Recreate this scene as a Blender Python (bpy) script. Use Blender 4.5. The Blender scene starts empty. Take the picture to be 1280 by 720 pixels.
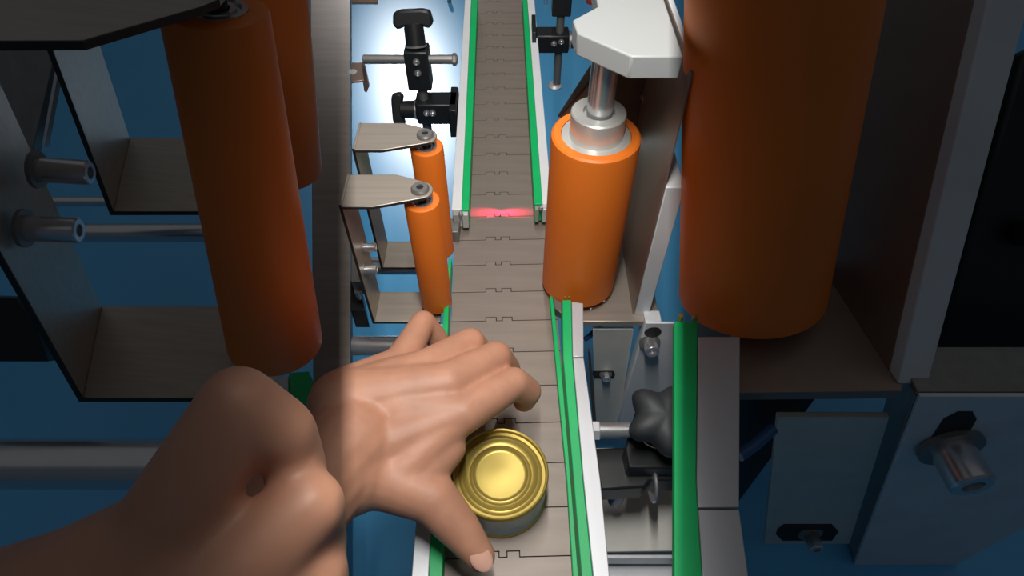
import bpy, bmesh, math, random
from mathutils import Vector, Matrix, Quaternion
random.seed(4)
V = Vector
scene = bpy.context.scene
COL = scene.collection

# ------------------------------------------------------------------ camera
PITCH = math.radians(50)
FPX = 773.0                      # focal length in pixels of a 1280 x 720 frame
CAM = V((0, 0, 0.5))             # belt top is z = 0
FWD = V((0, math.cos(PITCH), -math.sin(PITCH)))
UPV = V((0, math.sin(PITCH), math.cos(PITCH)))
RGT = V((1, 0, 0))
cd = bpy.data.cameras.new('camera')
cd.sensor_width = 36; cd.lens = FPX * 36 / 1280; cd.clip_start = 0.01
cam = bpy.data.objects.new('camera', cd); COL.objects.link(cam)
cam.location = CAM; cam.rotation_euler = (math.pi / 2 - PITCH, 0, 0)
scene.camera = cam

# ------------------------------------------------------------------ world, exposure
w = bpy.data.worlds.new('world'); scene.world = w; w.use_nodes = True
w.node_tree.nodes['Background'].inputs[0].default_value = (0.95, 0.97, 1, 1)
w.node_tree.nodes['Background'].inputs[1].default_value = 0.095
scene.view_settings.view_transform = 'Standard'
scene.view_settings.look = 'None'
scene.view_settings.gamma = 1
scene.view_settings.use_curve_mapping = False
scene.view_settings.exposure = 0.0
ADDED_LIGHT_POWER = 0.75
CEIL_POWER = 0.36

# ------------------------------------------------------------------ helpers
def ray(px, py):
    return FWD + RGT * ((px - 640) / FPX) - UPV * ((py - 360) / FPX)
def at(px, py, z):
    r = ray(px, py); return CAM + r * ((z - CAM.z) / r.z)
def atY(px, py, Y):
    r = ray(px, py); return CAM + r * ((Y - CAM.y) / r.y)
def dep(px, py, t):
    return CAM + ray(px, py) * t
def onp(px, py, p0, n):
    r = ray(px, py); return CAM + r * ((p0 - CAM).dot(n) / r.dot(n))

def lin(c):
    return tuple(((x / 255) / 12.92 if x / 255 <= 0.04045 else ((x / 255 + 0.055) / 1.055) ** 2.4) for x in c)

MATS = {}
def mat(name, rgb, rough=0.5, metal=0.0, noise=0.06, scale=40.0, stretch=(1, 1, 1), coat=0.0, spec=0.5,
        bump=0.0, sss=0.0, rgb2=None, trans=0.0):
    m = bpy.data.materials.new(name); m.use_nodes = True
    nt = m.node_tree; b = nt.nodes['Principled BSDF']
    tc = nt.nodes.new('ShaderNodeTexCoord'); mp = nt.nodes.new('ShaderNodeMapping')
    mp.inputs['Scale'].default_value = stretch
    nz = nt.nodes.new('ShaderNodeTexNoise'); nz.inputs['Scale'].default_value = scale; nz.inputs['Detail'].default_value = 5
    rp = nt.nodes.new('ShaderNodeValToRGB')
    a = lin(rgb); c2 = lin(rgb2) if rgb2 else None
    lo = tuple(x * (1 - noise) for x in a); hi = c2 if c2 else tuple(min(1, x * (1 + noise)) for x in a)
    rp.color_ramp.elements[0].position = 0.3; rp.color_ramp.elements[1].position = 0.7
    rp.color_ramp.elements[0].color = (*lo, 1); rp.color_ramp.elements[1].color = (*hi, 1)
    nt.links.new(tc.outputs['Object'], mp.inputs['Vector']); nt.links.new(mp.outputs[0], nz.inputs['Vector'])
    nt.links.new(nz.outputs['Fac'], rp.inputs['Fac']); nt.links.new(rp.outputs[0], b.inputs['Base Color'])
    b.inputs['Roughness'].default_value = rough; b.inputs['Metallic'].default_value = metal
    b.inputs['Coat Weight'].default_value = coat; b.inputs['Specular IOR Level'].default_value = spec
    if sss:
        b.inputs['Subsurface Weight'].default_value = sss
        b.inputs['Subsurface Radius'].default_value = (0.01, 0.004, 0.002); b.inputs['Subsurface Scale'].default_value = 0.3
    if trans: b.inputs['Transmission Weight'].default_value = trans
    if bump:
        bp = nt.nodes.new('ShaderNodeBump'); bp.inputs['Strength'].default_value = bump; bp.inputs['Distance'].default_value = 0.001
        nt.links.new(nz.outputs['Fac'], bp.inputs['Height']); nt.links.new(bp.outputs[0], b.inputs['Normal'])
    MATS[name] = m; return m

M_floor = mat('blue_floor', (96, 186, 242), 0.27, scale=3, noise=0.06, spec=0.4)
M_belt = mat('belt_plate', (141, 129, 120), 0.45, metal=0.25, scale=30, noise=0.12, stretch=(0.3, 3, 1))
M_dark = mat('dark_gap', (40, 38, 36), 0.7)
M_green = mat('green_plastic', (8, 186, 104), 0.42, noise=0.05)
M_alu = mat('aluminium', (208, 210, 214), 0.42, metal=0.35, scale=60, stretch=(1, 0.05, 1), noise=0.05)
M_steel = mat('brushed_steel', (182, 172, 160), 0.42, metal=0.55, scale=120, stretch=(0.08, 2, 1), noise=0.08)
M_steeld = mat('grey_steel', (138, 136, 134), 0.4, metal=0.55, scale=90, stretch=(1, 1, 0.08), noise=0.08)
M_chrome = mat('chrome', (210, 210, 212), 0.24, metal=0.8, noise=0.03)
M_orange = mat('orange_polyurethane', (236, 122, 34), 0.5, noise=0.05, scale=12)
M_black = mat('black_plastic', (30, 32, 34), 0.4, noise=0.1, scale=200)
M_white = mat('white_paint', (170, 173, 172), 0.4, noise=0.015, scale=10)
M_hub = mat('turned_aluminium', (215, 215, 210), 0.33, metal=0.5, noise=0.04, scale=50)
M_gold = mat('gold_tin', (186, 164, 84), 0.38, metal=0.55, noise=0.05, scale=20)
M_band = mat('printed_band', (196, 205, 205), 0.3, metal=0.3, scale=60, rgb2=(140, 170, 190))
M_skin = mat('skin', (198, 144, 117), 0.5, noise=0.10, scale=45, sss=0.12, bump=0.25)
M_nail = mat('nail', (226, 176, 156), 0.3)
M_brown = mat('bronze_sheet', (112, 94, 82), 0.4, metal=0.45, noise=0.08, scale=60)
M_warm = mat('warm_steel_and_reflection', (150, 130, 118), 0.38, metal=0.5, noise=0.06, scale=30)  # warm tone: bracket's own colour, and painted roller reflection on frame faces
M_grey = mat('grey_painted_plate', (208, 207, 199), 0.5, metal=0.1, noise=0.05, scale=30)
M_rail = mat('white_rail', (232, 234, 236), 0.42, metal=0.05, noise=0.02, scale=30)
M_knob = mat('grey_black_nylon', (46, 50, 53), 0.55, noise=0.08, scale=300)
M_ral = mat('anodised_plate', (220, 223, 226), 0.45, metal=0.1, noise=0.05, scale=20)
M_clear = mat('clear_plastic', (205, 205, 200), 0.2, trans=0.5)
M_blue = mat('blue_plastic', (50, 95, 145), 0.35)
M_red = mat('red_plastic', (190, 60, 45), 0.4)
M_card = mat('cardboard', (150, 112, 80), 0.8)

def finish(name, bm, m, parent=None, smooth=True, bevel=0.0, seg=2, root=None):
    """link bm (world coordinates) as one object; root = location of the owning Empty"""
    bmesh.ops.recalc_face_normals(bm, faces=bm.faces)
    if parent is None:
        c = V((0, 0, 0))
        for v in bm.verts: c += v.co
        org = c / max(1, len(bm.verts))
    else:
        p = parent
        org = V((0, 0, 0))
        while p: org = org + p.location; p = p.parent
    for v in bm.verts: v.co -= org
    me = bpy.data.meshes.new(name); bm.to_mesh(me); bm.free()
    me.materials.append(m)
    o = bpy.data.objects.new(name, me); COL.objects.link(o)
    if parent is None: o.location = org
    else: o.parent = parent
    if smooth:
        for p in me.polygons: p.use_smooth = True
        me.set_sharp_from_angle(angle=math.radians(38))
    if bevel:
        b = o.modifiers.new('bevel', 'BEVEL'); b.width = bevel; b.segments = seg; b.limit_method = 'ANGLE'
    return o

def tag(o, label, cat, group=None, kind=None):
    if label: o['label'] = label
    if cat: o['category'] = cat
    if group: o['group'] = group
    if kind: o['kind'] = kind
    return o

def thing(name, loc, label, cat, group=None):
    o = bpy.data.objects.new(name, None); COL.objects.link(o); o.location = loc
    o.empty_display_size = 0.02
    return tag(o, label, cat, group)

def bm_prism(bm, pts, vec):
    a = [bm.verts.new(p) for p in pts]; b = [bm.verts.new(p + vec) for p in pts]
    bm.faces.new(a); bm.faces.new(list(reversed(b)))
    n = len(pts)
    for i in range(n): bm.faces.new((a[i], b[i], b[(i + 1) % n], a[(i + 1) % n]))

def prism(name, pts, vec, m, parent=None, bevel=0.0006):
    bm = bmesh.new(); bm_prism(bm, [V(p) for p in pts], V(vec)); return finish(name, bm, m, parent, bevel=bevel)

def box(name, lo, hi, m, parent=None, bevel=0.0008):
    x0, y0, z0 = lo; x1, y1, z1 = hi
    return prism(name, [(x0, y0, z0), (x1, y0, z0), (x1, y1, z0), (x0, y1, z0)], (0, 0, z1 - z0), m, parent, bevel)

def frame(axis):
    axis = V(axis).normalized()
    h = V((0, 0, 1)) if abs(axis.z) < 0.9 else V((1, 0, 0))
    a = axis.cross(h).normalized(); return a, axis.cross(a).normalized(), axis

def bm_lathe(bm, prof, org, axis, n=40, fn=None):
    a, b, c = frame(axis); org = V(org); rings = []
    for r, h in prof:
        if r < 1e-6: rings.append([bm.verts.new(org + c * h)]); continue
        ring = []
        for i in range(n):
            t = 2 * math.pi * i / n; rr = r * (fn(t, h) if fn else 1)
            ring.append(bm.verts.new(org + (a * math.cos(t) + b * math.sin(t)) * rr + c * h))
        rings.append(ring)
    for p, q in zip(rings, rings[1:]):
        for i in range(n):
            j = (i + 1) % n
            if len(p) == 1 and len(q) == 1: break
            if len(p) == 1: bm.faces.new((p[0], q[i], q[j]))
            elif len(q) == 1: bm.faces.new((p[i], q[0], p[j]))
            else: bm.faces.new((p[i], q[i], q[j], p[j]))

def lathe(name, prof, org, axis, m, parent=None, n=40, fn=None):
    bm = bmesh.new(); bm_lathe(bm, prof, org, axis, n, fn); return finish(name, bm, m, parent)

def rod(name, p0, p1, r, m, parent=None, n=24, ch=0.0008):
    p0 = V(p0); p1 = V(p1); L = (p1 - p0).length
    return lathe(name, [(0, 0), (r - ch, 0), (r, ch), (r, L - ch), (r - ch, L), (0, L)], p0, p1 - p0, m, parent, n)

def socket_screw(parent, p, axis, r, length, name='bolt', hexhead=False):
    """cap screw with washer and recessed drive"""
    wsh = lathe('washer', [(0, 0), (r * 1.5, 0), (r * 1.5, r * 0.3), (0, r * 0.3)], p, axis, M_steeld, parent, 24)
    L = length
    o = lathe(name, [(0, r * .3), (r, r * .3), (r, L - r * .12), (r * .88, L), (r * .5, L), (r * .45, L - r * .5), (0, L - r * .5)],
              p, axis, M_chrome, parent, 6 if hexhead else 24)
    return o

# ------------------------------------------------------------------ lighting
# Added unseen light bar; its flaps shape the lit strip, side copies stay dim.
LAMPROT = (math.pi / 2 - PITCH, 0, 0)
lamp = thing('added_light_bar', CAM + UPV * 0.70, 'added unseen tilted light bar with black side flaps shaping the lit strip', 'added light')
M_flap = mat('flap_black', (10, 10, 10), 0.9, spec=0.1)
SL = 0.215
for s in (-1, 1):
    pts = []
    for (u, t) in ((0.09, -0.02), (1.62, -0.02), (1.62, 0.15), (0.09, 0.15)):
        x = s * (0.0075 + SL * max(t, 0) + 0.0) if t > 0 else s * 0.0075
        pts.append(CAM + UPV * u + FWD * t + RGT * x)
    prism('light_shaping_flap', [pts[0], pts[1], CAM + UPV * 1.62 + RGT * s * .0075, CAM + UPV * .09 + RGT * s * .0075], RGT * s * .002, M_flap, lamp, 0)
    prism('light_shaping_flap', [CAM + UPV * .09 + RGT * s * .0075, CAM + UPV * 1.62 + RGT * s * .0075, pts[2], pts[3]], RGT * s * .002, M_flap, lamp, 0)
prism('housing', [CAM + UPV * .09 - FWD * .02 + RGT * x for x in (-.012, .012)] + [CAM + UPV * 1.62 - FWD * .02 + RGT * x for x in (.012, -.012)],
      -FWD * .03, M_flap, lamp, 0)
for u in (0.35, 1.4):
    p = CAM + UPV * u - FWD * .05
    rod('hanger', p, V((p.x, p.y, 3.0)), 0.002, M_steeld, lamp, 8, 0.0002)
segs = [(0.12, 0.35, 3.8), (0.36, 0.7, 2.2), (0.71, 1.1, 2.6), (1.11, 1.6, 5.0)]
for i, (a, b, e) in enumerate(segs):
    ld = bpy.data.lights.new('added_light_strip', 'AREA'); ld.shape = 'RECTANGLE'; ld.size = 0.006; ld.size_y = b - a
    ld.energy = ADDED_LIGHT_POWER * e; ld.color = (1.0, 0.97, 0.93)
    lo = bpy.data.objects.new('added_light_strip', ld); COL.objects.link(lo); lo.parent = lamp
    lo.location = UPV * ((a + b) / 2 - 0.70); lo.rotation_euler = LAMPROT
# ceiling panel far down the hall whose mirror image glares on the glossy floor
FZ = -0.38
g = at(520, 130, FZ); rd = (g - CAM).normalized(); rr = V((rd.x, rd.y, -rd.z))
cp = g + rr * (3.0 / rr.z)
ld = bpy.data.lights.new('ceiling_panel', 'AREA'); ld.shape = 'RECTANGLE'; ld.size = 0.30; ld.size_y = 0.6
ld.energy = CEIL_POWER; ld.spread = math.radians(7)
lo = bpy.data.objects.new('ceiling_panel', ld); COL.objects.link(lo); lo.location = cp
lo.rotation_euler = (g - cp).to_track_quat('-Z', 'Y').to_euler()

# ------------------------------------------------------------------ setting
bm = bmesh.new(); bm_prism(bm, [V((-4, -2, FZ - .05)), V((4, -2, FZ - .05)), V((4, 7, FZ - .05)), V((-4, 7, FZ - .05))], V((0, 0, .05)))
fl = finish('floor', bm, M_floor, bevel=0); fl['kind'] = 'structure'
M_wall = mat('painted_wall', (205, 208, 210), 0.7, noise=0.02, scale=2)
for nm, lo_, hi_ in (('wall_left', (-4.1, -2, FZ), (-4, 7, 3.2)), ('wall_right', (4, -2, FZ), (4.1, 7, 3.2)),
                     ('wall_back', (-4, 7, FZ), (4, 7.1, 3.2)), ('wall_front', (-4, -2.1, FZ), (4, -2, 3.2))):
    wl = box(nm, lo_, hi_, M_wall, None, 0); wl['kind'] = 'structure'

# ------------------------------------------------------------------ conveyor belt
YAW = 0.0255; PITCHB = 0.0381
conv = thing('conveyor_belt', (-0.0098, 0.4526, 0.0), 'taupe flat-top chain belt of hinged plates running away up the middle', 'conveyor belt')
conv.rotation_euler = (0, 0, YAW)
def plate_mesh():
    G = 0.00045; W = 0.054; T = 0.0045; P = PITCHB
    # joints step away from the camera at two hinge tabs
    tabs = [(-0.0185, -0.0080), (-0.0018, 0.0080)]
    def edge(y, sgn, g):
        pts = [(-W, y + sgn * g)]
        for a, b in tabs:
            pts += [(a - sgn * g, y + sgn * g), (a - sgn * g, y + T + sgn * g), (b + sgn * g, y + T + sgn * g), (b + sgn * g, y + sgn * g)]
        pts.append((W, y + sgn * g)); return pts
    near = edge(0, 1, G); far = edge(P, -1, G)
    near = [(x, y) for x, y in near]
    bm = bmesh.new(); top = [V((x, y, 0)) for x, y in near] + [V((x, y, 0)) for x, y in reversed(far)]
    bm_prism(bm, top, V((0, 0, -0.004)))
    bmesh.ops.recalc_face_normals(bm, faces=bm.faces)
    me = bpy.data.meshes.new('belt_plate'); bm.to_mesh(me); bm.free(); me.materials.append(M_belt); return me
pm = plate_mesh()
for k in range(-9, 26):
    o = bpy.data.objects.new('belt_plate', pm); COL.objects.link(o); o.parent = conv; o.location = (0, k * PITCHB, 0)
def box_local(name, lo, hi, m, parent):
    bm = bmesh.new(); x0, y0, z0 = lo; x1, y1, z1 = hi
    bm_prism(bm, [V((x0, y0, z0)), V((x1, y0, z0)), V((x1, y1, z0)), V((x0, y1, z0))], V((0, 0, z1 - z0)))
    bmesh.ops.recalc_face_normals(bm, faces=bm.faces)
    me = bpy.data.meshes.new(name); bm.to_mesh(me); bm.free(); me.materials.append(m)
    o = bpy.data.objects.new(name, me); COL.objects.link(o); o.parent = parent; return o
box_local('belt_bed', (-.050, -.36, -.06), (.050, 1.0, -.0045), M_dark, conv)
box_local('support_column', (-.03, .30, FZ), (.03, .36, -.06), M_steeld, conv)
box_local('support_column', (-.03, -.30, FZ), (.03, -.24, -.06), M_steeld, conv)

# ------------------------------------------------------------------ guide rails
def strip(name, pxl, pxr, z, h, m, parent, bevel=0.0006):
    """pxl, pxr: left and right edge of the top face, far to near"""
    pts = [at(x, y, z) for x, y in pxl] + [at(x, y, z) for x, y in reversed(pxr)]
    return prism(name, pts, (0, 0, -h), m, parent, bevel)
r1 = thing('guide_rail', at(575, 140, 0.0), 'straight far guide rail with green strip left of the belt', 'guide rail')
strip('green_strip', [(589.5, -6), (577, 262)], [(597.2, -6), (586, 262)], .03, .026, M_green, r1)
strip('rail_bar', [(581.5, -6), (564.5, 262)], [(589.3, -6), (576.8, 262)], .029, .027, M_rail, r1)
r2 = thing('guide_rail', at(672, 140, 0.0), 'straight far guide rail with green strip right of the belt', 'guide rail')
strip('green_strip', [(652.8, -6), (668, 255)], [(658.5, -6), (678, 255)], .03, .026, M_green, r2)
strip('rail_bar', [(658.7, -6), (678.2, 255)], [(667.5, -6), (690, 255)], .029, .027, M_rail, r2)
for rr_, xs in ((r1, (566, 574.5, 577.5, 585)), (r2, (669, 674, 678, 684))):
    for a, b, m_, hh in ((xs[0], xs[1], M_clear, .02), (xs[2], xs[3], M_alu, .02)):
        strip('end_block', [(a, 262 if rr_ is r1 else 255)], [(b, 262 if rr_ is r1 else 255)], .026, hh, m_, rr_) if False else None
        y0 = 262 if rr_ is r1 else 255
        prism('end_block', [at(a, y0, .027), at(b, y0, .027), at(b, y0 + 7, .027), at(a, y0 + 7, .027)], (0, 0, -hh), m_, rr_)
    c = at((xs[1] + xs[2]) / 2, (268 if rr_ is r1 else 261), .0275)
    socket_screw(rr_, c, (0, 0, 1), .002, .004, 'screw')

r3 = thing('guide_rail', at(725, 600, 0.0), 'bent near guide rail with green strip right of the can', 'guide rail')
strip('green_strip', [(703, 375), (704, 447), (717, 600), (727, 720), (731, 765)], [(714, 375), (715.5, 447), (728.7, 600), (741, 720), (746, 765)], .035, .024, M_green, r3)
strip('inner_strip', [(687, 369), (697, 480), (708.5, 600), (716, 720), (719, 765)], [(691, 369), (704, 480), (718, 600), (728, 720), (731, 765)], .009, .007, M_green, r3)
strip('rail_bar', [(714.6, 377), (716, 446)], [(729, 379), (729.5, 446)], .034, .028, M_alu, r3)
strip('rail_bar', [(716.2, 447.5), (729.3, 600), (741.5, 720), (746.5, 765)], [(729.7, 447.5), (750.5, 600), (762, 720), (767, 765)], .034, .028, M_alu, r3)
for px in (706, 711):
    rod('pin', at(px, 374, .034), at(px, 374, .034) + V((0, 0, .004)), .0007, M_gold, r3, 10, .0001)
prism('spacer', [at(692, 372, .012), at(702, 378, .012), at(702, 392, .012), at(693, 384, .012)], (0, 0, -.01), M_steeld, r3)
r4 = thing('guide_rail', at(530, 700, 0.0), 'near guide rail with green strip under the hand', 'guide rail')
strip('green_strip', [(561.5, 322), (554, 393), (537, 700), (534, 765)], [(564.5, 322), (560.5, 393), (553.5, 700), (551, 765)], .02, .018, M_green, r4)
strip('rail_bar', [(541, 405), (516, 700), (511, 765)], [(553.7, 405), (536.7, 700), (533.7, 765)], .02, .02, M_alu, r4)

# photo sensor light line across the belt, between the rail ends
sens = thing('photo_sensor', at(571, 268, .0), 'small clear photo sensor block at the end of the left rail', 'sensor')
p = at(566, 276, .012)
prism('sensor_body', [at(563, 273, .016), at(575, 273, .016), at(573, 290, .016), at(562, 290, .016)], (0, 0, -.016), M_steeld, sens)
for (ax_, bx_) in ((591, 640), (664, 612)):
    ld = bpy.data.lights.new('sensor_beam', 'AREA'); ld.shape = 'RECTANGLE'; ld.size = .003; ld.size_y = .003
    ld.color = (1, .02, .10); ld.energy = .011; ld.spread = math.radians(20)
    lo = bpy.data.objects.new('sensor_beam', ld); COL.objects.link(lo); lo.parent = sens
    a0 = at(ax_, 266, .017); b0 = at(bx_, 266, 0); a0.y = b0.y
    lo.location = a0 - sens.location; lo.rotation_euler = (b0 - a0).to_track_quat('-Z', 'Y').to_euler()

# ------------------------------------------------------------------ idler rollers
def roller_prof(R, L, ri, ch):
    return [(ri, 0), (R - ch, 0), (R, ch), (R, L - ch), (R - ch * .3, L - ch * .3), (R - ch, L), (ri, L), (ri, L - .006), (0, L - .006)]

def idler(base, top, R, label, group, plate_pts_top, bottom_corners, u, screws, thick, Rt=None):
    t = thing('idler_roller', base, label, 'roller', group)
    Rb = R; R = Rt or R
    L = (top - base).length
    prof = roller_prof(R, L, R * .62, R * .12)
    prof[1] = (Rb * .88, 0); prof[2] = (Rb, Rb * .12)
    rl = lathe('roller', [(0, 0)] + prof, base, u, M_orange, t, 56)
    ri = R * .62
    lathe('bearing', [(ri * .99, L - .005), (ri * .99, L + .0004), (ri * .8, L + .0004), (ri * .74, L - .002), (ri * .66, L - .002), (ri * .62, L), (ri * .45, L),
                      (ri * .45, L - .005)], base, u, M_chrome, rl, 40)
    lathe('spindle', [(0, L - .006), (ri * .4, L - .006), (ri * .4, L + R * .9), (0, L + R * .9)], base, u, M_black, rl, 20)
    # bent sheet bracket: top plate, web, bottom plate
    prism('top_plate', plate_pts_top, u * thick, M_steel, t)
    A, B, C, D = bottom_corners            # front web corner, back web corner, back free corner, front free corner
    prism('bottom_plate', [A, B, C, D], -u * thick, M_steel, t)
    H = (plate_pts_top[0] - A).dot(u) + thick
    out = (A - D).normalized() * thick
    prism('web', [A - u * thick, B - u * thick, B + u * H, A + u * H], out, M_steel, t)
    fdir = (A - B).normalized() * thick * .35  # dark strips painted in for the unlit edges of the sheet
    prism('shaded_edge', [A, D, D - u * thick, A - u * thick], fdir, M_dark, t, 0)
    prism('shaded_edge', [A - u * thick, A - u * thick + out, A + u * H + out, A + u * H], fdir, M_dark, t, 0)
    for i in range(3):
        p_, q_ = plate_pts_top[i], plate_pts_top[i + 1]
        prism('shaded_edge', [p_, q_, q_ + u * thick * .95, p_ + u * thick * .95], fdir, M_dark, t, 0)
    c = top + u * ((plate_pts_top[0] - top).dot(u) + thick)
    lathe('bolt', [(0, 0), (R * .5, 0), (R * .5, R * .12), (R * .42, R * .22), (R * .2, R * .22), (R * .16, R * .1), (0, R * .1)], c, u, M_steeld, t, 30)
    for p, ax, r, ln in screws: socket_screw(t, p, ax, r, ln)
    return t
Z = V((0, 0, 1))
def tip(cx, cy, R, z, a0, a1, n=8):
    return [V((cx + R * math.cos(math.radians(a0 + (a1 - a0) * i / n)), cy + R * math.sin(math.radians(a0 + (a1 - a0) * i / n)), z)) for i in range(n + 1)]
zt = .160
for (cx, cy, lab, scr) in ((-.0755, .389, 'front small orange roller in a bent steel bracket, nearest the hand', True),
                           (-.078, .462, 'rear small orange roller in a bent steel bracket, below the black clamp', False)):
    xw = -.137 if scr else -.1385
    top_pts = [V((xw, cy - .0205, zt)), V((cx - .036, cy - .0205, zt))] + tip(cx, cy, .0105, zt, -75, 75) + [V((cx - .022, cy + .0195, zt)), V((xw, cy + .0195, zt))]
    bz = .006
    corners = (V((xw, cy - .0185, bz)), V((xw, cy + .0205, bz)), V((cx + .004, cy + .0205, bz)), V((cx + .004, cy - .0185, bz)))
    screws = [(V((xw, .3945, .088)), V((1, 0, 0)), .0042, .012), (V((xw, .3815, .072)), V((1, 0, 0)), .0042, .012)] if scr else []
    idler(V((cx, cy, .012)), V((cx, cy, .151)), .0152, lab, 'small idler rollers', top_pts, corners, Z, screws, .0022)

# cross rods under the small rollers
def xrod(name, px0, px1, y, z, r, label, m=M_chrome):
    a = at(px0, y, z); b = at(px1, y, z); b.y = a.y
    return tag(rod(name, a, b, r, m), label, 'rod')
xrod('guide_rod', 441, 548, 432, -.05, .0105, 'thick steel rod beside the wrist, below the front small roller')
xrod('guide_rod', 441, 556, 336, -.04, .007, 'dark polished steel rod behind the front small roller')
xrod('guide_rod', 455, 548, 326, -.10, .005, 'thin pale steel rod between the two small brackets')
bk = thing('mounting_block', at(440, 375, -.03), 'dark clamp block left of the front small bracket web', 'clamp')
prism('block', [at(438, 350, -.01), at(449, 350, -.01), at(456, 388, -.01), at(438, 388, -.01)], (0, 0, -.03), M_black, bk)
prism('plate', [at(439, 312, .02), at(447, 314, .02), at(452, 352, .02), at(439, 352, .02)], (0, 0, -.02), M_steeld, bk)
rod('stud', at(450, 372, -.005), at(450, 372, -.005) + V((0, 0, .012)), .004, M_chrome, bk)

# ------------------------------------------------------------------ drive roller with white bearing plate
RX, RY = .0692, .424
dr = thing('drive_roller', (RX, RY, 0.004), 'large orange drive roller on a steel shaft right of the belt', 'roller')
rb = lathe('roller', [(0, .004), (.033, .004), (.0372, .008), (.0372, .188), (.0368, .1905), (.035, .192), (.029, .192), (.029, .186), (0, .186)], (RX, RY, 0), Z, M_orange, dr, 72)
hb = lathe('hub', [(.0286, .1865), (.0286, .191), (.0222, .1915), (.0222, .2125), (.0212, .2135), (.0128, .2135), (.0122, .209), (0, .209)], (RX, RY, 0), Z, M_hub, rb, 56)
rod('shaft', (RX + .0005, RY, .205), (RX + .0005, RY, .2695), .0105, M_chrome, dr, 40)
for a in (-70, -40): socket_screw(dr, V((RX + .034 * math.cos(math.radians(a)), RY + .034 * math.sin(math.radians(a)), .004)), (0, 0, -1), .0016, .004, 'screw')
bp = thing('bearing_plate', (.09, .45, .27), 'thick white chamfered plate over the large roller shaft', 'plate')
zp = .27
poly = [(.0490, .4440), (.0855, .4105), (.1225, .4105), (.1225, .66), (.0690, .66), (.0680, .486), (.0467, .464)]
prism('plate', [V((x * .92, y * .92, zp)) for x, y in poly], (0, 0, .0166), M_white, bp, .0012)

# ------------------------------------------------------------------ machine frame right of the roller
fr = thing('machine_frame', (.13, .45, -.05), 'grey metal side frame standing behind the large orange roller', 'machine frame')
box('side_plate', (.1250, .385, -.002), (.140, .66, .168), M_ral, fr)
box('upper_side_plate', (.1250, .430, .1685), (.1295, .66, .2695), M_ral, fr)
box('reflection_sheet', (.1235, .386, -.002), (.1248, .66, .2695), M_warm, fr, .0002)  # added sheet; its warm tone stands in for the orange roller's reflection
box('base_plate', (.066, .377, -.010), (.150, .66, -.002), M_steel, fr)
gy = .515
prism('guard_sheet', [atY(697, 146, gy), atY(737, 84, gy), atY(760, 70, gy), atY(816, 80, gy), atY(801, 178, gy)], (0, .002, 0), M_brown, fr, .0003)
prism('guard_wing', [atY(697, 146, gy - .004), atY(738, 82, gy - .004), atY(741, 82, gy - .004), atY(741, 96, gy - .004), atY(707, 137, gy - .004)], (0, .0012, 0), M_dark, fr, .0002)
prism('guard_edge', [atY(814, 80, gy - .003), atY(817, 80, gy - .003), atY(804, 178, gy - .003), atY(800, 178, gy - .003)], (0, .003, 0), M_alu, fr, .0002)
socket_screw(fr, atY(805, 121, gy), (0, -1, 0), .0026, .005, 'screw')
lb = thing('angle_block', (.2, .38, -.1), 'blue-grey upright plate with a slotted bolt behind the black star knob', 'bracket')
box('front_plate', (.1335, .3725, -.24), (.150, .3865, .004), M_ral, lb)
box('plate_body', (.1335, .3700, -.24), (.240, .3727, .004), M_ral, lb)
c = atY(812, 428, .369)
sl = lathe('slot', [(0, 0), (.0085, 0), (.0085, .0008), (0, .0008)], atY(816, 415, .3702), (0, -1, 0), M_dark, lb, 24)
socket_screw(lb, c + V((0, .001, 0)), V((0, -1, .25)), .0072, .017)
sp = thing('slotted_plate', (.1, .44, -.1), 'grey slotted plate below the large orange roller', 'plate')
sy = .3795
prism('plate', [atY(741, 412, sy), atY(792, 412, sy), atY(772, 540, sy), atY(744, 540, sy)], (0, .004, 0), M_grey, sp)
prism('slot', [atY(741, 464, sy - .0006), atY(767, 464, sy - .0006), atY(769, 468, sy - .0006), atY(767, 473, sy - .0006), atY(743, 473, sy - .0006), atY(740.5, 468, sy - .0006)], (0, .0008, 0), M_dark, sp, 0)
socket_screw(sp, atY(757, 467, sy), (0, -1, .2), .0048, .010, 'bolt', True)
prism('edge_flange', [atY(735, 440, sy - .004), atY(738, 438, sy - .004), atY(747, 545, sy - .004), atY(742, 545, sy - .004)], (0, .004, 0), M_brown, sp, .0003)
cable = [at(731, 424, -.06), at(736, 421, -.06), at(742, 415, -.06), at(750, 410, -.065)]
bm = bmesh.new()
for a, b in zip(cable, cable[1:]): bm_lathe(bm, [(0, 0), (.003, 0), (.003, (b - a).length), (0, (b - a).length)], a, b - a, 10)
tag(finish('cable', bm, M_blue), 'short blue cable below the large orange roller', 'cable')

# ------------------------------------------------------------------ guide clamps
def wing_knob(parent, p, axis, bar, R, H, half):
    """T-shaped hand knob: stem along axis, grip along bar"""
    a = V(axis).normalized(); b = V(bar); b = (b - a * b.dot(a)).normalized(); c = a.cross(b)
    st = lathe('knob', [(0, 0), (R, 0), (R * .94, H * .62), (R * .7, H * .66), (0, H * .66)], p, a, M_black, parent, 30)
    prof = [(-half, .62), (-half * .9, .95), (-half * .5, 1.0), (half * .5, 1.0), (half * .9, .95), (half, .62), (half * .8, .48), (half * .4, .55), (-half * .4, .55), (-half * .8, .48)]
    prism('grip', [V(p) + b * x + a * (H * y) - c * (R * .62) for x, y in prof], c * (R * 1.24), M_black, st, .003)
    lathe('ring', [(R, -.001), (R * 1.1, -.001), (R * 1.1, .0012), (R, .0012)], p, a, M_chrome, st, 30)
    return st
cl = thing('rail_clamp', at(545, 140, 0), 'black rail clamp with knobs on crossed rods left of the far belt', 'clamp')
Y0 = .719; xr = -.117
ax = V((0, 0, 1))
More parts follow.
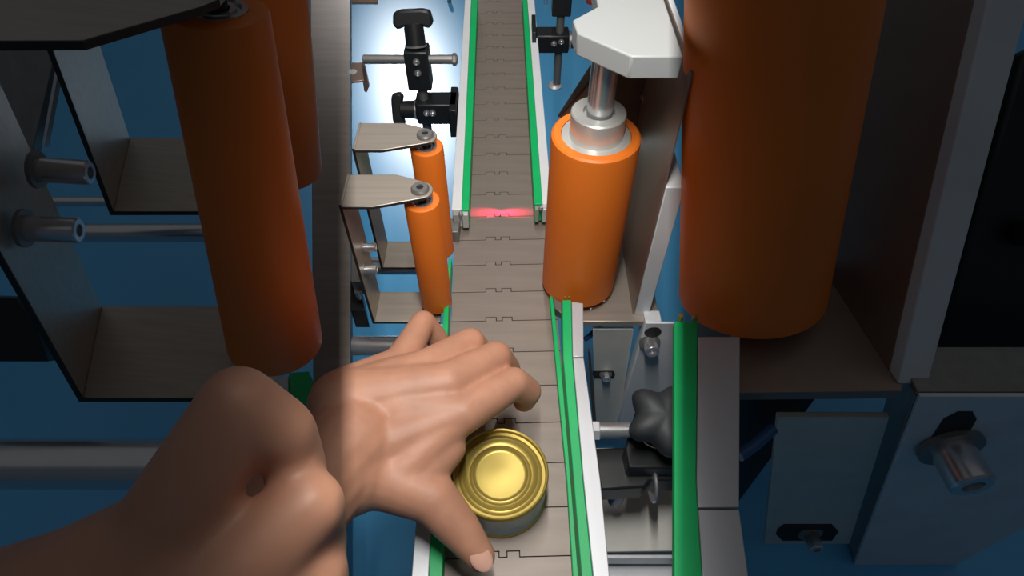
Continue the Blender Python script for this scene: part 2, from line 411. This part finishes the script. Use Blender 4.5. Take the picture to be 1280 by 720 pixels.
lower = [V((-.0725, Y0 - .016, .004)), V((-.125, Y0 - .016, .004)), V((-.128, Y0 - .012, .004)), V((-.128, Y0 + .016, .004)), V((-.0725, Y0 + .016, .004))]
prism('lower_block', lower, (0, 0, .030), M_black, cl, .002)
box('rail_foot', (-.0825, Y0 - .028, -.008), (-.0725, Y0 + .028, .034), M_black, cl, .001)
wing_knob(cl, V((-.1285, Y0 - .002, .018)), (-1, 0, 0), (0, .45, 1), .012, .032, .023)
box('upper_block', (xr - .0165, Y0 - .012, .052), (xr + .0135, Y0 + .014, .105), M_black, cl, .002)
wing_knob(cl, V((xr - .002, Y0 + .003, .106)), (-.04, .35, 1), (1, 0, -.05), .0125, .042, .0245)
rod('upright_rod', (xr, Y0, -.10), (xr, Y0, .055), .0062, M_steeld, cl)
rod('cross_rod', (-.186, Y0 - .004, .092), (-.068, Y0 - .004, .092), .0055, M_steeld, cl)
rod('rod_nut', (-.0745, Y0 - .004, .092), (-.069, Y0 - .004, .092), .0075, M_steeld, cl, 6)
socket_screw(cl, V((xr - .0015, Y0 - .012, .078)), (0, -1, 0), .003, .004, 'screw')
socket_screw(cl, V((xr - .0015, Y0 - .012, .093)), (0, -1, 0), .003, .004, 'screw')
socket_screw(cl, V((-.105, Y0 - .016, .022)), (0, -1, 0), .003, .004, 'screw')
socket_screw(cl, V((-.113, Y0 - .016, .022)), (0, -1, 0), .003, .004, 'screw')

c2 = thing('rail_clamp', at(690, 55, 0), 'black rail clamp on an upright rod with round foot, by the white plate', 'clamp')
Y1 = .90; x2 = .0725
box('arm_block', (.036, Y1 - .014, .004), (.0865, Y1 + .016, .032), M_black, c2, .002)
box('rail_foot', (.030, Y1 - .028, -.006), (.036, Y1 + .028, .045), M_black, c2, .001)
rod('collar', (.0865, Y1, .018), (.089, Y1, .018), .014, M_chrome, c2)
wing_knob(c2, V((.089, Y1, .018)), (1, 0, 0), (0, .4, 1), .012, .03, .022)
rod('upright_rod', (x2, Y1, -.058), (x2, Y1, .07), .006, M_steeld, c2)
lathe('foot', [(0, -.062), (.011, -.062), (.012, -.059), (.009, -.056), (0, -.056)], (x2 - .003, Y1, 0), Z, M_alu, c2, 28)
box('upper_block', (x2 - .014, Y1 - .012, .060), (x2 + .014, Y1 + .014, .112), M_black, c2, .002)
socket_screw(c2, V((x2 - .009, Y1 - .014, .020)), (0, -1, 0), .003, .004, 'screw')
socket_screw(c2, V((x2 + .002, Y1 - .014, .023)), (0, -1, 0), .003, .004, 'screw')

ab = thing('angle_bracket', at(450, 100, .05), 'small steel angle bracket with a hole at the upper left', 'bracket')
bz = .06
prism('flange', [at(439, 78, bz), at(452, 78, bz), at(455, 100, bz), at(439, 102, bz)], (0, 0, -.003), M_warm, ab)
prism('lip', [at(452, 78, bz), at(456, 82, bz), at(461.5, 108, bz - .02), at(458, 116, bz - .03), at(455, 114, bz - .03), at(452, 92, bz - .012)], (.0, .004, -.001), M_warm, ab)
lathe('hole', [(0, 0), (.006, 0), (.006, .0006), (0, .0006)], at(440.5, 90, bz + .0002), Z, M_alu, ab, 20)

# big star knob clamp, lower right
sk = thing('star_knob_clamp', at(800, 560, -.06), 'black clamp with a big star knob on the bent near rail', 'clamp')
a = at(742, 538, .004); b = at(800, 537, .004); b.y = a.y
rod('clamp_rod', a, b, .0068, M_chrome, sk, 30)
rod('rod_nut', a - V((.002, 0, 0)), a + V((.005, 0, 0)), .0088, M_alu, sk, 6)
kp = at(822, 532, .012); kaxis = V((0.05, -.18, 1)).normalized()
prism('upper_block', [at(781, 560, -.004), at(797, 505, -.004), at(850, 505, -.004), at(860, 585, -.004), at(786, 585, -.004)], (0, 0, -.03), M_black, sk, .002)
prism('lower_block', [at(742, 560, -.022), at(868, 556, -.022), at(868, 600, -.022), at(812, 600, -.022), at(806, 609, -.022), at(751, 612, -.022)], (0, 0, -.026), M_black, sk, .002)
rod('collar', at(815, 605, -.03) - V((0.001, 0, 0)), at(815, 605, -.03) + V((.002, 0, 0)), .016, M_chrome, sk, 30)
st = lathe('knob_stem', [(0, -.010), (.016, -.010), (.0165, .002), (.012, .014), (0, .014)], kp, kaxis, M_black, sk, 36)
lathe('knob_ring', [(.0165, .000), (.0205, .000), (.0205, .002), (.0165, .002)], kp, kaxis, M_chrome, st, 40)
fn = lambda t, h: 0.70 + 0.30 * (0.5 + 0.5 * math.cos(5 * (t - .75)))
lathe('star_grip', [(0, .004), (.020, .005), (.030, .010), (.0325, .017), (.031, .024), (.026, .029), (.014, .032), (0, .033)], kp, kaxis, M_knob, st, 80, fn)
lathe('blue_plug', [(0, -.03), (.006, -.028), (.0075, -.02), (.0075, 0), (0, 0)], at(773, 612, -.045), Z, M_blue, sk, 24)
tb = thing('side_table', at(800, 650, -.12), 'brushed steel side shelf under the black star knob', 'shelf')
tz = -.115
prism('top', [at(735, 560, tz), at(858, 560, tz), at(858, 688, tz), at(735, 690, tz)], (0, 0, -.004), M_grey, tb)
y_ = at(760, 689, tz).y; xa = at(735, 690, tz).x; xb = at(858, 688, tz).x
box('front_lip', (xa, y_ - .006, tz - .02), (xb, y_ - .002, tz - .003), M_alu, tb)
prism('lower_shelf', [at(735, 690, tz - .03), at(860, 690, tz - .03), at(860, 770, tz - .03), at(735, 770, tz - .03)], (0, 0, -.004), M_ral, tb)

# small things on the blue floor at the top
def floor_bit(px, py, r, h, m, name, label, cat):
    return tag(lathe(name, [(0, 0), (r, 0), (r, h * .7), (r * .7, h), (0, h)], at(px, py, FZ), Z, m, None, 20), label, cat)
floor_bit(682, 5, .006, .03, M_chrome, 'bolt', 'small bright bolt standing on the blue floor right of the belt', 'bolt')
floor_bit(740, 3, .018, .010, M_red, 'cap', 'small red cap on the floor behind the white plate', 'cap')
floor_bit(562, 3, .006, .04, M_steeld, 'pin', 'small grey pin standing on the floor at the top left', 'pin')
tag(prism('cardboard_piece', [at(432, -20, FZ + .004), at(474, -20, FZ + .004), at(472, 3, FZ + .004), at(432, 3, FZ + .004)], (0, 0, -.0038), M_card), 'scrap of brown cardboard on the floor in the top left', 'cardboard')

# ------------------------------------------------------------------ can
cc = at(625.5, 590, .040); cx, cy = cc.x, cc.y
can = thing('tin_can', (cx, cy, 0.0), 'short round food can with a gold ringed lid under the hand', 'can')
R = .0372
lathe('body', [(0, .0004), (R * .95, .0004), (R, .002), (R, .004), (R * .975, .006), (R * .975, .033), (R * .99, .035)], (cx, cy, 0), Z, M_band, can, 72)
lathe('lid', [(R * .985, .0335), (R * 1.005, .035), (R * 1.01, .039), (R * .99, .0403), (R * .955, .0398), (R * .94, .0365), (R * .88, .0362), (R * .855, .0372), (R * .80, .0376),
              (R * .76, .0368), (R * .72, .0355), (R * .66, .0352), (R * .63, .0362), (R * .585, .0365), (R * .55, .0352), (R * .50, .0349), (R * .2, .0351), (0, .0351)], (cx, cy, 0), Z, M_gold, can, 96)
lathe('base_rim', [(R * .97, .0055), (R * 1.012, .004), (R * 1.012, .001), (R * .97, .0004)], (cx, cy, 0), Z, M_gold, can, 72)

# ------------------------------------------------------------------ hands
def bm_capsule(bm, p0, r0, p1, r1, n=18):
    d = p1 - p0; L = d.length
    prof = []
    for i in range(7):
        a = -math.pi / 2 + i * math.pi / 12; prof.append((max(r0 * math.cos(a), 0) if i else 0, r0 * math.sin(a)))
    for i in range(7):
        a = i * math.pi / 12; prof.append((r1 * math.cos(a) if i < 6 else 0, L + r1 * math.sin(a)))
    bm_lathe(bm, prof, p0, d, n)
def make_hand(name, chains, vox, label, nails):
    bm = bmesh.new()
    for ch in chains:
        for (p0, r0), (p1, r1) in zip(ch, ch[1:]): bm_capsule(bm, p0, r0, p1, r1)
    bmesh.ops.recalc_face_normals(bm, faces=bm.faces)
    me = bpy.data.meshes.new('tmp'); bm.to_mesh(me); bm.free()
    o = bpy.data.objects.new('tmp', me); COL.objects.link(o)
    m = o.modifiers.new('r', 'REMESH'); m.mode = 'VOXEL'; m.voxel_size = vox
    s = o.modifiers.new('s', 'SMOOTH'); s.factor = .5; s.iterations = 9
    dg = bpy.context.evaluated_depsgraph_get(); dg.update()
    ev = bpy.data.meshes.new_from_object(o.evaluated_get(dg)); bpy.data.objects.remove(o)
    b2 = bmesh.new(); b2.from_mesh(ev); bpy.data.meshes.remove(ev)
    h = finish(name, b2, M_skin)
    for p in h.data.polygons: p.use_smooth = True
    h.data.set_sharp_from_angle(angle=math.pi)
    tag(h, label, 'hand')
    for c, d, n_, sx, sy in nails:      # centre, finger direction, outward normal
        d = d.normalized(); n_ = (n_ - d * n_.dot(d)).normalized(); s_ = d.cross(n_)
        nb = bmesh.new(); bmesh.ops.create_uvsphere(nb, u_segments=20, v_segments=10, radius=1)
        for v in nb.verts:
            x, y, z = v.co; v.co = c + d * (y * sy) + s_ * (x * sx) + n_ * (z * .0011 - .0022 * x * x * .6)
        finish('fingernail', nb, M_nail, h)
    return h
A = at
wr = A(432, 555, .085)
i0, i1, i2, i3 = A(578, 516, .088), A(642, 479, .082), A(659, 489, .066), A(655, 500, .050)
m0, m1, m2, m3 = A(560, 480, .094), A(620, 446, .084), A(634, 462, .058), A(632, 484, .036)
n0, n1, n2, n3 = A(536, 460, .088), A(588, 428, .078), A(604, 444, .052), A(604, 464, .034)
k0, k1, k2, k3 = A(500, 455, .078), A(529, 403, .072), A(547, 424, .052), A(553, 446, .036)
t0, t1, t2, t3 = A(485, 600, .072), A(540, 622, .066), A(575, 662, .052), A(600, 695, .042)
chains = [
    [(A(430, 510, .085), .026), (i0, .0165), (i1, .0130), (i2, .0118), (i3, .0100)],
    [(A(430, 505, .088), .027), (m0, .0170), (m1, .0132), (m2, .0118), (m3, .0100)],
    [(A(432, 505, .084), .026), (n0, .0160), (n1, .0125), (n2, .0110), (n3, .0095)],
    [(A(436, 495, .080), .024), (k0, .0145), (k1, .0108), (k2, .0100), (k3, .0088)],
    [(A(430, 585, .080), .028), (t0, .0220), (t1, .0185), (t2, .0150), (t3, .0112)],
    [(A(470, 560, .080), .024), (i0, .0160)],
    [(A(500, 590, .074), .020), (i0, .0145)],
    [(A(520, 600, .070), .018), (A(560, 560, .076), .0135)],
    [(A(500, 520, .086), .020), (A(540, 500, .088), .018)],
    [(A(436, 520, .084), .030), (A(436, 590, .080), .031)],
    [(A(440, 555, .082), .036), (A(360, 640, .095), .036), (A(250, 760, .11), .042)],
]
nails = [(t3 + (t3 - t2).normalized() * .001 + V((.001, -.004, .0098)), t3 - t2, V((.25, -.35, 1)), .0075, .0095)]
make_hand('hand', chains, .0019, 'bare left hand reaching over the gold can, lit brightly', nails)

# added copy of the hand, close to the lens at the dim lower left
D = dep
f = .158
chains2 = [
    [(D(60, 800, f), .026), (D(205, 672, f), .0140), (D(297, 503, f - .004), .0095), (D(352, 540, f + .006), .0092), (D(372, 590, f + .016), .0084)],
    [(D(90, 860, f), .026), (D(290, 722, f), .0140), (D(384, 634, f + .006), .0102), (D(392, 690, f + .02), .0095), (D(385, 740, f + .03), .0090)],
    [(D(90, 900, f), .026), (D(300, 790, f), .0155), (D(384, 720, f + .01), .0112), (D(392, 790, f + .024), .0103), (D(380, 850, f + .035), .0092)],
    [(D(60, 930, f), .026), (D(270, 880, f), .0155), (D(375, 830, f + .012), .0112), (D(380, 890, f + .024), .0103), (D(370, 940, f + .034), .0092)],
    [(D(0, 960, f), .026), (D(120, 1000, f + .01), .018), (D(230, 1040, f + .02), .0135), (D(300, 1050, f + .03), .0110)],
    [(D(205, 690, f), .0150), (D(310, 800, f), .0160), (D(270, 880, f), .017)],
    [(D(150, 760, f), .024), (D(200, 860, f), .024)],
    [(D(120, 800, f), .030), (D(-40, 860, f), .032), (D(-300, 980, f), .036)],
]
make_hand('hand', chains2, .0019, 'added dim copy of the hand close to the lens at the lower left, finger raised', [])

# ------------------------------------------------------------------ added enlarged copies of the middle parts on the left, outside the lit strip
T1 = D(268, 9, .345); B1 = D(345, 430, .545); u = (T1 - B1).normalized(); RL = .0393; RT = .0290
p0 = T1 + u * .010; q0 = B1 - u * .010
P = lambda x, y: onp(x, y, p0, u)
Q = lambda x, y: onp(x, y, q0, u)
tip1 = [P(x, y) for x, y in ((-60, 62), (108, 61), (252, 18), (276, 8), (288, -6), (280, -30), (-60, -40))]
A1 = Q(104, 497); n1 = (Q(285, 497) - A1).normalized()
idler(B1, T1, RL, 'added big dim roller copy in a wide steel bracket at the left, in front', 'added big roller copies on the left', tip1,
      (Q(104, 497), Q(127, 383), Q(300, 383), Q(285, 497)), u, [(onp(44, 212, A1, n1), n1, .0085, .034), (onp(28, 285, A1, n1), n1, .0085, .034)], .004, RT)
B2 = D(357, 216, .69); T2 = B2 + u * .36
p2 = T2 + u * .014; q2 = B2 - u * .010
Q2 = lambda x, y: onp(x, y, q2, u)
base2 = [Q2(142, 264), Q2(162, 172), Q2(320, 172), Q2(310, 264)]
tip2 = [b + u * ((p2 - q2).dot(u)) for b in (base2[0], base2[3], base2[2], base2[1])]
idler(B2, T2, RL, 'added big dim roller copy farther back at the left, half hidden', 'added big roller copies on the left', tip2, base2, u, [], .004)

ls = thing('roller_mount_copy', D(10, 300, .62), 'added dim dark copy of a mounting plate with black clamp foot behind the front wide bracket', 'mounting plate')
prism('plate', [D(-60, 40, .60), D(66, 40, .60), D(66, 75, .60), D(40, 190, .62), D(48, 330, .64), D(-60, 330, .64)], FWD * .012, M_steeld, ls, .001)
prism('plate_edge', [D(70, 80, .597), D(74, 84, .597), D(56, 182, .612), D(52, 182, .612)], FWD * .006, M_alu, ls, .0003)
prism('clamp_foot', [D(-60, 370, .60), D(20, 372, .60), D(40, 400, .60), D(60, 452, .62), D(-60, 452, .62)], FWD * .05, M_black, ls, .001)
def xrod2(px0, px1, y, z, r, label):
    a = at(px0, y, z); b = at(px1, y, z); b.y = a.y
    return tag(rod('guide_rod', a, b, r, M_chrome), label, 'rod')
xrod2(-80, 330, 291, -.07, .0125, 'added dim copy of a steel rod between the two wide brackets at the left')
xrod2(-80, 250, 252, -.16, .008, 'added thin dim rod copy behind the rear wide bracket')
xrod2(-80, 330, 580, -.06, .0235, 'added thick dim rod copy above the dim hand copy')
sb = prism('belt_copy_strip', [at(388, -30, -.1), at(438, -30, -.1), at(438, 600, -.1), at(392, 600, -.1)], (0, 0, -.015), M_belt, None, .001)  # added strip, copies the belt at the edge of the lit area
tag(sb, 'added dim taupe strip copying the belt, right of the big left rollers', 'belt')
gb = thing('guide_rail', at(375, 490, -.05), 'added dim copy of a short green guide end below the big left rollers', 'guide rail')
strip('green_strip', [(362, 462)], [(384, 462)], -.05, .02, M_green, gb) if False else None
prism('green_strip', [at(361, 466, -.05), at(386, 464, -.05), at(388, 560, -.05), at(364, 560, -.05)], (0, 0, -.02), M_green, gb)
prism('rail_bar', [at(338, 470, -.052), at(360.5, 470, -.052), at(363.5, 590, -.052), at(300, 590, -.052)], (0, 0, -.02), M_alu, gb)

# ------------------------------------------------------------------ right side filled with added enlarged copies of roller, frame and rail
Tr = D(985, -90, .388); Br = D(938, 372, .558); ur = (Tr - Br).normalized(); RR = .0622
rr2 = thing('drive_roller', Br, 'added huge dim copy of the drive roller filling the upper right', 'roller')
Lr = (Tr - Br).length
lathe('roller', [(0, 0), (RR * .9, 0), (RR, RR * .08), (RR, Lr - .006), (RR * .95, Lr), (RR * .7, Lr), (RR * .7, Lr - .01), (0, Lr - .01)], Br, ur, M_orange, rr2, 96)
lathe('hub', [(RR * .69, Lr - .0095), (RR * .6, Lr + .004), (RR * .5, Lr + .03), (0, Lr + .03)], Br, ur, M_hub, rr2, 48)
fr2 = thing('machine_frame', at(1150, 470, -.05), 'added dim tall copy of the side frame behind the huge roller at the right', 'machine frame')
# tall upright plate: inner face and pale front edge

bz = D(1000, 490, .50).z
e0, e1 = at(1122, 480, bz), at(1160, 480, bz)
h0, h1 = D(1244, -40, .43), D(1298, -40, .43)
k_ = V((-.035, .22, 0))
prism('side_plate', [e0, e1, h1, h0], k_ * .06, M_ral, fr2, .001)
prism('reflection_panel', [e0 + k_ * .06, e0 + k_ * .06 + V((.004, 0, 0)), h0 + k_ * .06 + V((.004, 0, 0)), h0 + k_ * .06], k_ * .94, M_warm, fr2, .0005)  # reflection of the roller put into this panel's warm colour
prism('base_plate', [at(918, 491, bz), at(1128, 489, bz), at(1130, 330, bz), at(918, 330, bz)], (0, 0, -.012), M_warm, fr2, .0008)
prism('back_sheet', [D(1010, 470, .80), D(1160, 470, .80), D(1290, -60, .75), D(1010, -60, .75)], FWD * .01, M_brown, fr2, .001)
mt = thing('dark_void_block', at(1260, 430, bz), 'added black block for the dark void at the right edge', 'dark block')  # solid black block added in place of a dark void
prism('body', [D(1166, 446, .60), D(1420, 446, .60), D(1420, 40, .52), D(1278, 60, .52)], FWD * .12, M_black, mt, .006)
lathe('void_stub', [(0, 0), (.012, 0), (.012, .01), (.008, .016), (0, .016)], D(1276, 292, .562), -FWD, M_black, mt, 24)
lb2 = thing('angle_block', at(1220, 560, -.1), 'added dim copy of the upright blue-grey plate with a large slotted bolt at the lower right', 'bracket')
yb = at(1150, 496, bz + .004).y
zb0 = bz + .004
xb0 = at(1150, 496, zb0).x
P0, P1 = atY(1150, 496, yb), atY(1078, 699, yb)
P1.z = FZ
prism('front_plate', [P0, V((.60, yb, P0.z)), V((.60, yb, FZ)), P1], (0, .004, 0), M_ral, lb2, .0008)
box('top_flange', (xb0, yb + .0045, zb0 - .004), (.60, yb + .048, zb0 + .0004), M_steeld, lb2, .0008)
dx = V((.004, 0, 0))
prism('side_flange', [P0 + V((0, .004, -.005)), P0 + dx + V((0, .004, -.005)), P1 + dx + V((0, .004, 0)), P1 + V((0, .004, 0))], (0, .034, 0), M_steeld, lb2, .0005)
cs = atY(1195, 532, yb - .0004)
prism('slot', [atY(x, y, yb - .0008) for x, y in ((1164, 548), (1180, 524), (1198, 515), (1216, 515), (1221, 524), (1212, 540), (1195, 556), (1172, 560))], (0, .001, 0), M_dark, lb2, 0)
socket_screw(lb2, atY(1186, 556, yb - .001), V((.05, -1, .05)), .0185, .040)
sp2 = thing('slotted_plate', at(1030, 620, -.1), 'added dim copy of the slotted plate with a bolt below the huge roller', 'plate')
ys = yb + .012
prism('plate', [atY(972, 522, ys), atY(1112, 522, ys), atY(1062, 680, ys), atY(955, 680, ys)], (0, .006, 0), M_grey, sp2, .0008)
prism('slot', [atY(x, y, ys - .001) for x, y in ((972, 662), (980, 656), (1040, 656), (1048, 665), (1040, 676), (978, 676), (970, 668))], (0, .0012, 0), M_dark, sp2, 0)
socket_screw(sp2, atY(1012, 665, ys), (0, -1, .2), .010, .024, 'bolt', True)
box('dark_gap_sheet', (at(925, 500, bz).x, yb + .06, FZ), (at(1110, 500, bz).x, yb + .064, bz - .012), M_black, sp2)  # black sheet put where there is only a dark gap
cab = [at(924, 570, bz - .04), at(945, 555, bz - .04), at(966, 536, bz - .04)]
bm = bmesh.new()
for a, b in zip(cab, cab[1:]): bm_lathe(bm, [(0, 0), (.005, 0), (.005, (b - a).length), (0, (b - a).length)], a, b - a, 10)
tag(finish('cable', bm, M_blue), 'added dim copy of the blue cable beside the pale rail at the right', 'cable')
r5 = thing('guide_rail', at(880, 600, 0), 'added dim wide copy of the guide rail with green strip below the huge roller', 'guide rail')
gz = .09
strip('green_strip', [(843, 402), (843, 790)], [(872, 402), (870, 600), (873, 650), (882, 790)], gz, .008, M_green, r5)
strip('rail_bar', [(873, 421), (871, 600), (872.5, 634)], [(925, 421), (924, 634)], gz, .03, M_alu, r5)
strip('rail_bar', [(873, 637), (882.5, 790)], [(924, 637), (945, 790)], gz, .03, M_alu, r5)
for px in (850, 868):
    rod('pin', at(px, 400, gz), at(px, 400, gz) + V((0, 0, .006)), .0022, M_gold, r5, 10, .0002)
